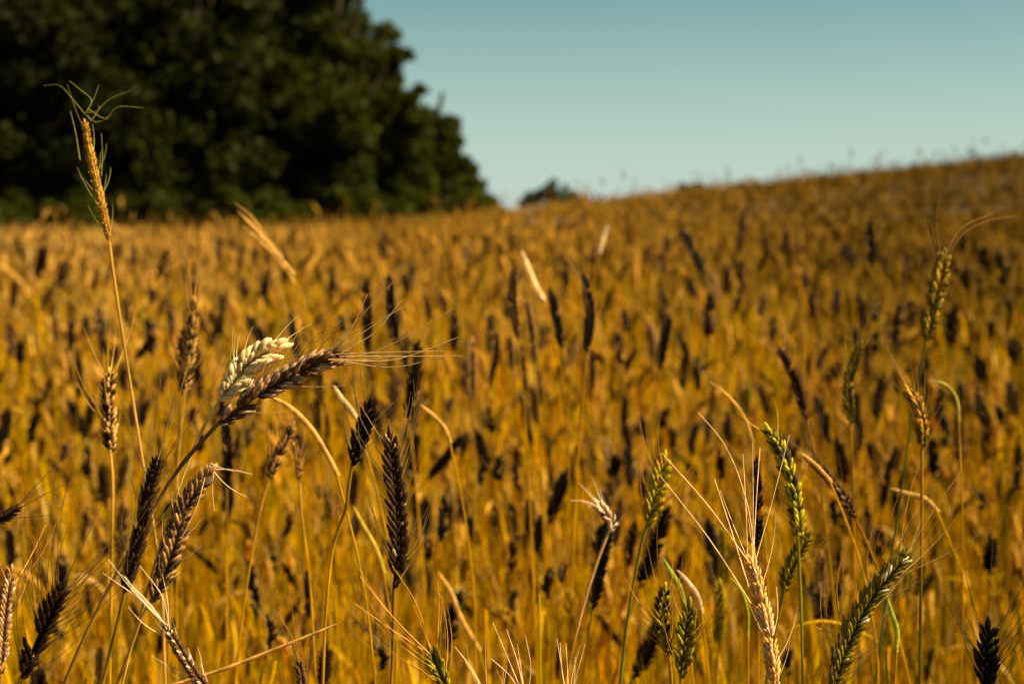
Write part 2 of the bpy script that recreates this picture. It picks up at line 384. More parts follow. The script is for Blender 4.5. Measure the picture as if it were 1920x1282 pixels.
tree("broadleaf_tree", "dark green broadleaf tree whose ragged crown edge slopes down against the sky", "tree", -3.0, 25, crown_px(25, [(560, -60, 100), (610, 60, 80), (565, 170, 90), (655, 40, 42), (650, 130, 75), (700, 110, 45), (735, 110, 30), (755, 97, 18), (725, 150, 45), (745, 190, 35), (735, 60, 14), (715, 60, 24), (760, 235, 40), (640, 240, 95), (715, 190, 50), (740, 150, 26), (786, 168, 17), (772, 192, 18), (745, 225, 42), (560, 320, 90), (650, 345, 70), (700, 290, 60), (690, -20, 17), (655, -60, 45), (618, -20, 60), (755, 200, 22), (500, 100, 90), (500, 260, 90), (500, 380, 60), (570, 400, 45), (640, 400, 45), (700, 390, 45), (600, 250, 80), (490, -40, 90)], 3), 8, .052, 85000, FG * .75, 3, TREEG)
tree("broadleaf_tree", "lower rounded green tree at the end of the tree row beside open sky", "tree", -1.35, 26, crown_px(26, [(790, 245, 35), (830, 250, 30), (812, 228, 18), (845, 295, 36), (868, 306, 20), (790, 310, 60), (858, 338, 40), (885, 338, 16), (897, 358, 12), (760, 350, 60), (830, 370, 45), (885, 365, 30), (915, 385, 20), (888, 318, 10), (905, 400, 30), (740, 390, 40), (790, 400, 30), (850, 405, 28), (830, 300, 50), (700, 380, 50), (930, 402, 16), (945, 408, 12), (915, 378, 14), (932, 392, 12), (770, 265, 50), (800, 300, 50), (760, 300, 60), (893, 342, 14)], 4), 4.5, .048, 52000, FG * 1.05, 4, TREEG)
tree("broadleaf_tree", "farther black-green tree closing the gaps low behind the first two trees", "tree", -9.0, 31, crown_px(31, [(x, y, 75) for x in range(-220, 420, 80) for y in (385, 300)] + [(100, 200, 90), (300, 190, 90)], 8), 6, .07, 50000, FG * .5, 8, TREEG)
tree("broadleaf_tree", "farther dark tree showing only through gaps low behind the tree row's lower end", "tree", -3.5, 31, crown_px(31, [(x, y, 50) for x in range(440, 860, 55) for y in (395, 345)] + [(520, 240, 80), (640, 250, 60)], 9), 5, .07, 40000, FG * .5, 9, TREEG)
tree("shrub", "small distant bluish green shrub on the skyline beside the tree row", "shrub", 1.15, 45, crown_px(45, [(995, 372, 12), (1012, 362, 12), (1030, 352, 10), (1038, 345, 7), (1052, 362, 12), (1075, 372, 14), (1093, 380, 10), (1035, 375, 18), (1062, 350, 5), (985, 380, 10), (1005, 378, 14), (1060, 378, 16), (1085, 383, 12)], 5), 2.3, .05, 14000, hexless(.06, .085, .05), 5, "low shrubs on the skyline")
tree("shrub", "tiny sparse shrub poking above the slope of the hill", "shrub", 5.0, 38, crown_px(38, [(1282, 352, 6), (1296, 352, 6), (1308, 350, 5), (1290, 364, 10), (1318, 362, 6), (1275, 368, 8)], 6), 1.9, .08, 900, hexless(.06, .07, .03), 6, "low shrubs on the skyline")

for k, (px, lab) in enumerate([(-60, "low dark bush under the tree at the side edge"), (150, "low dark bush at the trees' foot beside the tallest wheat ear"), (370, "low dark bush under the dense middle trees"), (570, "low dark bush at the trees' foot behind the faint blades"), (770, "low dark bush where the tree row starts to drop")]):
    c = P(px, 400, 22 + .4 * k)
    tree("bush", lab, "bush", c[0], c[1], crown_px(22 + .4 * k, [(px + j * 38, 388 + (j % 2) * 14, 34) for j in range(-3, 4)], 20 + k), 1.6, .06, 9000, FG * .85, 20 + k, "bushes at the foot of the trees")

# ------------------------------------------------------------------ uncountable crop
def variant_plant(rng, lo, dark):
    """one simple plant of unit height 0.85 standing at the origin, as arrays V, Q, part-index (0 stem, 1 ear, 2 awn)"""
    mb = MB(); h = .85; ln = rng.normal(0, .06, 2); bend = rng.normal(0, .06, 2)
    z = np.linspace(.0 if not lo else .25, 1, 5 if lo else 7)[:, None]; L = .085 * rng.uniform(.75, 1.25)
    path = np.hstack([ln[None] * z + bend[None] * z ** 4, z * (h - L)]); dr = nrm(path[-1] - path[-2] + rng.normal(0, .02, 3) * [1, 1, 0])
    tube(mb, path, np.linspace(.0013, .0008, len(path)), (0, 0, 0), 3)
    a = path[-1]; K = 7 if not lo else 5; u = np.linspace(0, 1, K); side = rng.normal(0, .018, 2)
    ep = a + dr * (L * u)[:, None] + np.c_[np.outer(u ** 2, side), -np.abs(side).sum() * u ** 2 * .3]
    r = .0078 * np.sin(math.pi * (u * .86 + .08)) ** .55 * (1 + .22 * (-1) ** np.arange(K))
    tube(mb, ep, r, (1, 0, 0), 5 if not lo else 4)
    for k in range(7 if not lo else 5):
        s = rng.uniform(.4, 1); o = a + dr * L * s; d = nrm(dr + rng.normal(0, .30, 3)); l_ = rng.uniform(.03, .065); n_ = nrm(np.cross(d, rng.normal(size=3))) * .0005
        mb.add([o - n_, o + n_, o + d * l_ + n_ * .3, o + d * l_ - n_ * .3], [(0, 1, 2, 3)], (0, 1, 0))
    return np.vstack(mb.v), np.vstack(mb.f), np.vstack(mb.c)

def variant_straw(rng, h):
    mb = MB(); ln = rng.normal(0, .07, 2); bend = rng.normal(0, .05, 2); z = np.linspace(0, 1, 7)[:, None]
    path = np.hstack([ln[None] * z + bend[None] * z ** 3, z * h]); tube(mb, path, np.linspace(.0020, .0011, 7), (0, 0, 0), 3)
    for k in range(2):
        i = rng.integers(2, 6); az = rng.uniform(0, 6.28); dv = np.array([math.cos(az), math.sin(az), 0]); s = np.linspace(0, 1, 7)[:, None]; l_ = rng.uniform(.10, .20)
        lp = path[i] + dv * l_ * .20 * s + np.array([0, 0, 1]) * l_ * (.95 * s - rng.uniform(.0, .45) * s ** 2); blade(mb, lp, rng.uniform(.0025, .0045), np.cross(dv, [0, 0, 1.0]), (0, 0, 1))
    if rng.random() < .6:
        for k in range(6):
            d = nrm(np.array([ln[0], ln[1], 1.0]) + rng.normal(0, .28, 3)); l_ = rng.uniform(.04, .09); n_ = nrm(np.cross(d, rng.normal(size=3))) * .00028; o = path[-1] - [0, 0, .03 * rng.random()]
            mb.add([o - n_, o + n_, o + d * l_ + n_ * .4, o + d * l_ - n_ * .4], [(0, 1, 2, 3)], (0, 0, 0))
    return np.vstack(mb.v), np.vstack(mb.f), np.vstack(mb.c)

def scatter(mb, variants, X, Y, S, colf, rng):
    v = rng.integers(0, len(variants), len(X)); rz = rng.uniform(0, 6.283, len(X)); Z = ground(X, Y)
    for k, (V, Q, Cp) in enumerate(variants):
        m = np.where(v == k)[0]
        if not len(m): continue
        c, s = np.cos(rz[m])[:, None], np.sin(rz[m])[:, None]; sc_ = S[m][:, None]
        A = np.stack([(V[None, :, 0] * c - V[None, :, 1] * s) * sc_ + X[m][:, None], (V[None, :, 0] * s + V[None, :, 1] * c) * sc_ + Y[m][:, None], V[None, :, 2] * sc_ + Z[m][:, None]], -1)
        stem, ear, awn, leaf = colf(m); t = Cp[None]
        base = (1 - t.sum(-1, keepdims=True))
        Cc = base * stem[:, None] + t[..., 0:1] * ear[:, None] + t[..., 1:2] * awn[:, None] + t[..., 2:3] * leaf[:, None]
        q = Q[None] + (np.arange(len(m)) * len(V))[:, None, None]
        mb.add(A.reshape(-1, 3), q.reshape(-1, 4), Cc.reshape(-1, 3))

def wedge(rng, n, y0, y1, half, power=1.0, extra=.25):
    y = (y0 ** (1 + power) + rng.random(n) * (y1 ** (1 + power) - y0 ** (1 + power))) ** (1 / (1 + power))
    x = rng.uniform(-1, 1, n) * (y * half + extra); return x, y

def prof(y):
    return np.interp(y, [1.0, 1.8, 2.5, 3.5, 5, 8], [.70, .70, .79, .92, 1.04, 1.12])

def clear(x, y, S, h=.86):
    """the taller stalks stand free: their lower neighbours in front stay shorter than the ear behind"""
    S = S.copy(); g = ground(x, y)
    for q in PLANTS:
        bx, by = q['base']; tx, ty = q['tip']; yb = max(by, ty) + 22
        px = 960 + F * x / y
        m = (y < q['d'] - .01) & (px > min(bx, tx) - q['w'] * .6 - 15) & (px < max(bx, tx) + q['w'] * .6 + 15)
        if not m.any(): continue
        b = (641 - yb) / F; zl = CAM_Z + y[m] * (-st + b * ct) / (ct + b * st)
        S[m] = np.minimum(S[m], np.maximum((zl - g[m]) / h, .30))
    return S

def build_crop():
    rng = np.random.default_rng(5)
    # far plants with ears
    far = [variant_plant(rng, True, False) for _ in range(10)]; near = [variant_plant(rng, False, False) for _ in range(14)]
    def colf_factory(n, pdark, yy, xx=None):
        def f(m):
            k = len(m); r = rng.random(k)[:, None]; dark = (rng.random(k) < pdark)[:, None]
            stem = STRAW * rng.uniform(.2, 1.6, (k, 1)); stem[:, 1] *= rng.uniform(.85, 1.35, k)
            ear = np.where(dark, hexless(.035, .015, .004) * rng.uniform(.4, 1.8, (k, 1)), hexless(.48, .25, .030) * rng.uniform(.35, 1.35, (k, 1)))
            side = np.ones((k, 1)) if xx is None else 1 - .42 * np.clip((xx[m] / yy[m] - .02) * 4, 0, 1)[:, None]      # stems, ears and awns get darker towards the right
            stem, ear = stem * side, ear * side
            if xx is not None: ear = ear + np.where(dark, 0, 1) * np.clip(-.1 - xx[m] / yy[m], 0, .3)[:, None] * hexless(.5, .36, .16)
            return stem, ear, side * hexless(.58, .33, .055) * rng.uniform(.6, 1.2, (k, 1)), STRAW * rng.uniform(.7, 1.2, (k, 1))
        return f
    mb = MB()
    x, y = wedge(rng, 30000, 8, 32, .58, 1.0); keep = ~((y > 21) & (x < -1.0)); x, y = x[keep], y[keep]
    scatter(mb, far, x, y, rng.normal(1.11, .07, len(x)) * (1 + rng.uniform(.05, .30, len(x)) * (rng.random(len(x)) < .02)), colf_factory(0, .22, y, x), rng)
    x, y = wedge(rng, 16000, 9, 25, .58, 1.0); keep = x > .04 * y; x, y = x[keep], y[keep]
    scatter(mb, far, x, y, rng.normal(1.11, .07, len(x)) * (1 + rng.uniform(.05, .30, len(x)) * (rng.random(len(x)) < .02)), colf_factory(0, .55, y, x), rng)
    x, y = wedge(rng, 6000, 3.4, 9, .62, .8)
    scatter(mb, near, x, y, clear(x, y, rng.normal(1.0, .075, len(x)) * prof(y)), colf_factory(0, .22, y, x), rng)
    # ears seen low between the stalks: shorter plants
    x, y = wedge(rng, 1500, 1.9, 3.6, .62, 1)
    scatter(mb, near, x, y, clear(x, y, rng.uniform(.85, 1.05, len(x)) * prof(y)), colf_factory(0, .28, y), rng)
    o = mb.build("wheat_crop", M_FIELD); tagp(o, "ripe golden wheat crop stretching back over the low hill", "wheat crop", None, "stuff")
    # straw and blades below the ears
    mb = MB(); sv = [variant_straw(rng, rng.uniform(.62, .86)) for _ in range(26)]
    def cf(m):
        k = len(m); s = STRAW * rng.uniform(.12, 1.62, (k, 1)); gr = rng.random(k) < .06 + .5 * np.clip(x[m] / y[m] * 3.2 - .15, 0, 1); s[gr] = GREENSTEM * rng.uniform(.5, 1.1, (gr.sum(), 1)); s[:, 1] *= rng.uniform(.85, 1.4, k)
        lf = np.where(rng.random((k, 1)) < .25, STRAWP, STRAW) * rng.uniform(.7, 1.2, (k, 1)); return s, s, s, lf
    x, y = wedge(rng, 6200, 1.75, 5.5, .62, 1.0); scatter(mb, sv, x, y, clear(x, y, rng.uniform(.88, 1.14, len(x)) * prof(y), .80), cf, rng)
    x, y = wedge(rng, 1100, 1.15, 1.8, .62, 1.0); scatter(mb, sv, x, y, clear(x, y, rng.uniform(.85, 1.2, len(x)) * prof(y), .80), cf, rng)
    x, y = wedge(rng, 260, .88, 1.2, .62, 1.0); scatter(mb, sv, x, y, clear(x, y, rng.uniform(.70, 1.0, len(x)), .80), cf, rng)
    o = mb.build("straw_undergrowth", M_FIELD); tagp(o, "tangle of golden stems and dry blades between the ears", "straw", None, "stuff")

# ================================================================== the stalks one can follow
H = plant
H("dark brown wheat ear arching over sideways in sharp focus, long bristles fanning out", [(638, 664), (590, 682), (540, 706), (490, 735), (448, 765), (410, 793)], .92, 53, 'hero', stem=[(380, 825), (330, 885), (290, 950), (250, 1020), (200, 1110), (120, 1282)], roll=.35, accent=(hexless(.62, .36, .18), .42), awn=(22, .055, .25), awn_tone=hexless(.55, .34, .12),
  awn_px=[[(600, 668), (660, 610), (745, 520)], [(620, 668), (700, 610), (768, 568)], [(630, 664), (740, 660), (833, 658)], [(636, 668), (760, 668), (868, 667)], [(615, 674), (740, 674), (860, 632)], [(628, 676), (740, 688), (845, 664)], [(560, 690), (585, 650), (640, 600)], [(480, 740), (520, 690), (560, 620)], [(640, 662), (700, 625), (755, 560)], [(600, 684), (700, 660), (852, 578)], [(585, 670), (640, 640), (690, 550)]],
  hi=True, stem_tone=hexless(.42, .21, .03), stem_r=.00125, short="the sharp arching dark ear")
H("pale cream wheat ear arching over just behind the sharp dark arching ear", [(522, 655), (490, 668), (456, 694), (436, 722), (413, 748)], .965, 58, 'cream', dens=.27, stem=[(395, 775), (376, 812), (323, 950), (286, 1070), (229, 1282)], roll=-.1, awn=(12, .03, .5), hi=True, stem_tone=hexless(.75, .45, .08), stem_r=.0009, short="the pale cream ear")
H("narrow near-black wheat ear leaning up beside the long diagonal stem", [(298, 852), (284, 905), (266, 985), (250, 1050), (234, 1110)], .90, 37, 'mid', stem=[(226, 1145), (205, 1230), (190, 1290)], roll=1.25, awn=(24, .085, .2), awn_tone=hexless(.26, .15, .03), awn_px=[[(298, 852), (315, 790), (330, 735)], [(296, 860), (325, 780), (350, 690)], [(294, 870), (310, 800), (312, 750)]], hi=True, dtip=-.01, leaf=[(.82, 3.4, .08, .0025, 1.0)], short="the narrow near-black leaning ear")
H("plump wheat ear with pale tan upper half and curled bristles at its bent top", [(398, 880), (372, 910), (343, 962), (322, 1030), (300, 1090), (282, 1128)], .975, 45, 'tan', stem=[(262, 1165), (240, 1230), (215, 1290)], roll=.3, awn=(10, .03, .4), awn_tone='pale', accent=(hexless(.12, .065, .03), .45),
  awn_px=[[(396, 880), (430, 880), (473, 889)], [(392, 872), (420, 905), (440, 920), (462, 931)], [(400, 885), (398, 915), (402, 958)], [(394, 868), (402, 872), (440, 884)], [(385, 890), (372, 940), (340, 1010)]], hi=True, short="the plump tan ear with curled bristles")
H("small slanting wheat ear at the bottom edge with white bristles pointing up to the side", [(306, 1168), (328, 1203), (352, 1245), (385, 1292), (400, 1318)], .87, 24, 'hero', roll=.5, awn=(10, .03, .3), awn_tone='pale', accent=(TONE['pale'], .18),
  awn_px=[[(308, 1168), (270, 1130), (235, 1080)], [(308, 1168), (260, 1120), (203, 1048)], [(310, 1170), (255, 1118), (193, 1074)], [(306, 1166), (285, 1140), (228, 1076)], [(315, 1180), (290, 1150), (245, 1100)], [(312, 1175), (280, 1130), (238, 1090)], [(318, 1180), (305, 1120), (262, 1060)]], hi=True, short="the slanting ear with white bristles")
H("thick dark wheat ear in the bottom corner with a wide fan of dark bristles", [(118, 1098), (98, 1140), (76, 1185), (55, 1235), (40, 1270)], .84, 46, 'dark', roll=.4, awn=(34, .085, .35), awn_tone=hexless(.14, .075, .02), hi=True, short="the thick bristly dark corner ear")
H("golden brown wheat ear cut by the side edge above the bottom corner", [(22, 1065), (12, 1130), (6, 1190), (2, 1262)], .90, 30, 'tan', roll=.2, awn=(10, .07, .3), hi=True, accent=(TONE['pale'], .2), short="the golden ear at the side edge")
H("dark wheat ear lying almost level, entering from the side edge", [(35, 953), (8, 968), (-30, 985), (-80, 1010)], .9, 26, 'mid', roll=.6, awn=(10, .06, .4), hi=True, accent=(TONE['tan'], .12), short="the level ear at the side edge")
H("tallest wheat stalk of all, orange ear with curly bristles rising against the dark trees", [(158, 222), (166, 275), (178, 330), (192, 395), (205, 455)], 1.10, 18, 'gold', stem=[(212, 510), (224, 590), (238, 680), (254, 780), (270, 880), (288, 985), (300, 1080), (310, 1282)], roll=.9, awn=(12, .045, .25), awn_tone=hexless(.40, .34, .05),
  awn_px=[[(160, 215), (135, 185), (110, 160), (82, 161)], [(162, 210), (172, 190), (150, 168), (130, 152)], [(164, 205), (176, 185), (185, 160)], [(166, 205), (200, 222), (215, 204), (268, 202)], [(160, 212), (185, 205), (185, 198)], [(162, 216), (176, 228), (205, 222)], [(170, 228), (200, 190), (245, 170)], [(150, 300), (140, 240), (132, 208)], [(176, 360), (165, 345), (150, 330)], [(190, 330), (192, 290), (190, 250)]], hi=True, stem_tone=hexless(.66, .38, .07), stem_r=.0011, accent=(hexless(.3, .12, .02), .3), curls=.7, short="the tallest stalk")
H("upright tan wheat ear with two even rows of grain, below the tallest stalk's dark backdrop", [(204, 700), (202, 740), (203, 790), (207, 848)], 1.15, 31, hexless(.62, .34, .09), stem=[(210, 880), (210, 1000), (206, 1282)], roll=.75, awn=(12, .06, .3), accent=(TONE['dark'], .3), hi=True, leaf=[(.72, 3.6, .11, .003, .6)], short="the upright two-rowed tan ear")
H("slim tan wheat ear standing taller than its close twin", [(364, 562), (358, 620), (352, 690), (346, 738)], 1.35, 22, hexless(.55, .29, .07), roll=.9, awn=(12, .06, .3), accent=(TONE['dark'], .4), short="the taller slim twin ear")
H("slimmer shorter wheat ear pressed beside its taller twin", [(343, 618), (342, 680), (339, 742)], 1.38, 17, 'brown', roll=.9, short="the shorter slim twin ear")
H("broad black wheat ear pointing up and outward above the sharp upright ear", [(692, 762), (682, 795), (670, 835), (660, 872)], 1.03, 42, 'black', stem=[(655, 900), (650, 950), (628, 1010), (615, 1100), (605, 1282)], roll=.1, awn=(12, .05, .3), hi=True, leaf=[(.66, .4, .12, .003, .9)], short="the broad black ear")
H("large dark brown wheat ear standing upright in sharp focus on a bare stem", [(731, 812), (737, 880), (744, 950), (746, 1020), (742, 1075), (739, 1102)], .91, 46, 'mid', stem=[(738, 1130), (737, 1200), (733, 1290)], roll=.12, awn=(30, .065, .2), awn_tone=hexless(.3, .17, .04), accent=(hexless(.55, .34, .16), .05), hi=True,
  awn_px=[[(733, 812), (731, 800), (729, 785)], [(745, 840), (758, 800), (762, 760)]], stem_tone=hexless(.55, .28, .04), short="the sharp upright dark ear")
H("green and gold wheat ear with clear herringbone grain on a green stem", [(1244, 862), (1236, 900), (1224, 945), (1213, 985)], 1.07, 42, 'green', stem=[(1205, 1010), (1190, 1080), (1178, 1150), (1162, 1290)], roll=.15, awn=(14, .055, .35), awn_tone='gold', accent=(hexless(.6, .26, .03), .22), hi=True, stem_tone=hexless(.13, .15, .02), leaf=[(.70, 2.6, .13, .0035, .8)], short="the green herringbone ear")
H("short green wheat ear with dark gaps beside a wider green ear near the bottom", [(1246, 1104), (1240, 1140), (1242, 1180), (1254, 1228)], 1.0, 33, 'green', stem=[(1258, 1262), (1260, 1300)], roll=.3, awn=(16, .05, .35), awn_tone='gold', accent=(TONE['black'], .4), hi=True, short="the short green ear")
H("wide green wheat ear with herringbone grain, lower of the two green neighbours", [(1292, 1138), (1288, 1180), (1282, 1225), (1277, 1270)], .99, 44, 'olive', stem=[(1276, 1300)], roll=.05, awn=(14, .055, .35), awn_tone='gold', accent=(TONE['lime'], .10), hi=True, short="the wide green ear")
H("pale orange wheat ear with very long white bristles crossing upwards", [(1405, 1045), (1418, 1090), (1432, 1150), (1444, 1215), (1453, 1295)], .92, 32, hexless(.88, .50, .13), roll=1.0, awn=(10, .05, .3), awn_tone='cream', hi=True, accent=(TONE['pale'], .25),
  awn_px=[[(1400, 1048), (1330, 950), (1240, 848)], [(1408, 1130), (1330, 1010), (1235, 888)], [(1402, 1060), (1398, 940), (1393, 850)], [(1410, 1050), (1412, 950), (1411, 830)], [(1412, 1050), (1418, 940), (1425, 840)], [(1414, 1060), (1445, 950), (1480, 815)], [(1404, 1100), (1370, 990), (1340, 898)], [(1418, 1060), (1400, 940), (1350, 820), (1308, 772)], [(1450, 1190), (1458, 1150), (1456, 1100)]], stem_tone=hexless(.75, .42, .09), short="the pale ear with long white bristles")
H("large green-black wheat ear leaning outward with white flecks along its upper side", [(1702, 1035), (1672, 1070), (1640, 1108), (1606, 1165), (1580, 1225), (1558, 1295)], .94, 42, 'olive', roll=.5, awn=(34, .085, .15), awn_tone=hexless(.5, .3, .07), hi=True, accent=(hexless(.85, .66, .38), .13),
  awn_px=[[(1702, 1035), (1735, 980), (1800, 885)], [(1700, 1035), (1718, 1000), (1726, 966)], [(1702, 1038), (1720, 995), (1732, 960)], [(1698, 1040), (1715, 1005), (1724, 975)], [(1590, 1230), (1570, 1195), (1530, 1175)]], short="the white-flecked leaning ear")
H("black bristly wheat ear standing at the bottom corner", [(1852, 1180), (1850, 1215), (1848, 1260), (1846, 1310)], .89, 50, 'black', roll=.2, awn=(26, .085, .3), awn_tone=hexless(.12, .06, .015), hi=True, accent=(hexless(.2, .2, .02), .06), short="the black bristly corner ear")
H("tall green wheat ear with orange beads at its tip and arching bright bristles", [(1770, 478), (1762, 520), (1748, 575), (1735, 640)], 1.30, 36, 'olive', stem=[(1728, 680), (1716, 740), (1700, 850), (1685, 950), (1665, 1100), (1640, 1290)], roll=.4, awn=(10, .05, .3), awn_tone='tan', hi=True, stem_tone=hexless(.12, .14, .02), accent=(hexless(.65, .35, .04), .25),
  awn_px=[[(1772, 480), (1800, 430), (1862, 400)], [(1768, 500), (1805, 440), (1848, 415), (1905, 405)]], curls=1.5, leaf=[(.74, 3.3, .12, .003, .7), (.6, .3, .12, .003, 1.1)], short="the tall green ear with arching bristles")
H("curved golden wheat ear bending like a hook below the tall green ear", [(1703, 732), (1716, 755), (1727, 790), (1728, 840)], 1.13, 30, 'gold', roll=.7, awn=(14, .06, .4), awn_tone='tan', hi=True, accent=(TONE['olive'], .35), stem_tone=GREENSTEM, short="the hooked golden ear")
H("yellow-green wheat ear drooping in a long S curve", [(1438, 800), (1462, 845), (1482, 900), (1492, 950), (1496, 1012)], 1.08, 34, 'lime', roll=.8, awn=(8, .045, .3), hi=True, accent=(hexless(.10, .06, .02), .4), stem_tone=GREENSTEM, short="the yellow-green S-curved ear")
H("dull olive wheat ear curving outward below the yellow-green one", [(1517, 1003), (1494, 1038), (1477, 1075), (1468, 1112)], 1.12, 26, 'olive', roll=.6, awn=(10, .04, .4), stem_tone=GREENSTEM, short="the dull olive ear")
H("dark wheat ear hanging at the end of a pale bent straw", [(1510, 852), (1545, 885), (1580, 930), (1605, 975)], 1.2, 20, 'brown', roll=.7, accent=(TONE['tan'], .3), short="the ear on the pale bent straw")
H("green wheat ear with pale tip half hidden at the bottom edge", [(808, 1222), (818, 1250), (838, 1292)], .89, 40, 'olive', roll=.1, awn=(16, .075, .35), awn_tone='gold', accent=(TONE['lime'], .25), hi=True,
  awn_px=[[(805, 1225), (740, 1160), (676, 1080)], [(806, 1226), (735, 1180), (664, 1130)], [(808, 1224), (780, 1130), (735, 1060)]], short="the green ear at the bottom edge")
H("thin wheat ear tip just entering the bottom edge with one long bristle", [(560, 1240), (564, 1270), (570, 1310)], .9, 22, 'hero', roll=.6, awn=(6, .04, .3), awn_px=[[(560, 1240), (545, 1190), (515, 1142)]], hi=True, short="the thin ear tip at the bottom edge")
H("tuft of short white bristles sticking up from a stalk below the bottom edge", [(1065, 1318), (1066, 1360), (1066, 1420)], .93, 36, 'tan', awn=(6, .03, .3), awn_tone='cream', hi=True, awn_px=[[(1063, 1318), (1056, 1270), (1044, 1196)], [(1064, 1318), (1054, 1260), (1050, 1204)], [(1066, 1318), (1064, 1260), (1061, 1205)], [(1066, 1318), (1074, 1260), (1088, 1208)], [(1068, 1318), (1080, 1270), (1097, 1206)], [(1066, 1318), (1076, 1280), (1078, 1230)]], short="the white bristle tuft")
H("loose golden bristles slanting up from a stalk hidden below the bottom edge", [(985, 1312), (990, 1350), (995, 1410)], .93, 34, 'tan', awn=(6, .03, .3), awn_tone='pale', hi=True, awn_px=[[(985, 1312), (955, 1240), (924, 1166)], [(986, 1312), (970, 1240), (950, 1180)], [(985, 1314), (955, 1265), (921, 1234)], [(988, 1312), (995, 1250), (985, 1190)]], short="the golden slanting bristles")
H("two long pale bristles rising from a stalk under the frame beside the green ear", [(915, 1318), (918, 1360), (920, 1420)], .93, 30, 'tan', awn=(7, .04, .3), awn_tone='cream', hi=True, awn_px=[[(915, 1318), (890, 1260), (853, 1212)], [(915, 1318), (880, 1250), (872, 1240)]], short="the two pale bristles")
H("blurred tan wheat ear leaning out on a long thin stem, beside a thinner ear", [(548, 798), (532, 830), (515, 868), (503, 902)], 1.25, 19, 'tan', stem=[(490, 945), (470, 1050), (455, 1150), (440, 1290)], roll=.6, awn=(10, .04, .4), accent=(TONE['dark'], .3), leaf=[(.7, .2, .12, .003, .9)], short="the leaning tan ear on its thin stem")
H("thin tan wheat ear hanging down along a straight stem", [(548, 815), (556, 850), (562, 905)], 1.27, 12, 'tan', stem=[(565, 960), (578, 1060), (592, 1290)], roll=.6, awn=(8, .04, .4), accent=(TONE['dark'], .3), short="the thin hanging tan ear")
H("curled broken wheat ear with pale shrivelled husks in the middle of the crop", [(1122, 945), (1134, 962), (1146, 985), (1140, 1000)], 1.15, 22, 'pale', roll=.4, awn=(10, .02, .8), awn_tone='pale', awn_px=[[(1134, 962), (1112, 935), (1085, 905)], [(1128, 955), (1100, 940), (1070, 938)]], accent=(TONE['black'], .3), short="the curled broken ear")

# straws and blades
straw_blade("pale leaf blade arching down under the sharp arching ear", [(497, 738), (545, 765), (580, 800), (612, 850), (634, 892)], 1.12, 13, STRAWP * 1.0)
straw_blade("long pale broken straw lying slanted across the stems near the bottom edge", [(638, 1166), (570, 1195), (520, 1215), (430, 1250), (320, 1285)], .98, 9, STRAWP * 1.05, to_ground=False, name="broken_straw", flat=.6)
straw_blade("pale bent straw holding the dark hanging ear", [(1502, 848), (1530, 872), (1560, 905)], 1.18, 10, STRAWP)
straw_blade("thin golden straw crossing diagonally above the long white bristles", [(1330, 715), (1365, 742), (1400, 790), (1412, 830)], 1.3, 6, STRAWP)
straw_blade("blurred cream blade pointing down at a black ear in the mid field", [(978, 470), (990, 505), (1005, 540), (1020, 565)], 1.9, 16, TONE['cream'])
straw_blade("blurred pale blades leaning over in front of the trees' foot", [(445, 395), (480, 432), (520, 478), (552, 515)], 1.7, 9, STRAWP * 1.05)
straw_blade("second thinner blurred blade crossing the pale blades before the trees", [(455, 425), (490, 455), (525, 492), (560, 540)], 1.75, 7, STRAWP)
straw_blade("faint hair-thin blades fanning up before the dark trees", [(440, 380), (470, 405), (500, 445), (530, 480)], 1.72, 4, STRAWP)
straw_blade("short bright blurred blade standing near the far edge of the crop", [(1140, 420), (1130, 445), (1122, 475)], 2.3, 15, TONE['pale'])
straw_blade("green arching blade with tan top right of the hooked golden ear", [(1740, 715), (1770, 720), (1792, 745), (1798, 790)], 1.3, 9, hexless(.45, .36, .06))
straw_blade("yellow blade slanting beside the sharp upright ear", [(662, 948), (680, 985), (705, 1030), (720, 1075)], 1.3, 12, hexless(.7, .48, .05))
straw_blade("lime green blade beside pale shrivelled husks near the green ears", [(1243, 1045), (1256, 1070), (1274, 1100), (1284, 1140)], 1.12, 13, hexless(.4, .42, .04))
straw_blade("pale shrivelled blade above the two green neighbours", [(1270, 1068), (1290, 1092), (1308, 1118), (1316, 1150)], 1.15, 13, TONE['pale'])
straw_blade("yellow-green blade catching light beside the long white bristles", [(1370, 1082), (1388, 1105), (1400, 1140), (1402, 1200)], 1.1, 9, TONE['lime'])
straw_blade("small bright green-yellow blade hanging near the white-flecked ear", [(1662, 1115), (1672, 1150), (1682, 1180), (1680, 1222)], 1.1, 12, hexless(.5, .5, .06))
straw_blade("pale grey-pink dead blade left of the broad black ear", [(625, 722), (640, 748), (655, 765), (668, 785)], 1.25, 14, TONE['cream'] * .8)
straw_blade("light straw crossing behind the black ear toward the slim tan ears", [(788, 758), (815, 782), (832, 800), (845, 830)], 1.35, 10, STRAWP)
straw_blade("pale wavy blade glowing beside the row of short dark ears", [(820, 1070), (845, 1110), (860, 1150), (900, 1220)], 1.5, 12, STRAWP)
straw_blade("tan blade lying nearly level behind the white-flecked ear", [(1668, 915), (1700, 925), (1735, 935), (1760, 960)], 1.35, 12, STRAWP * .8)

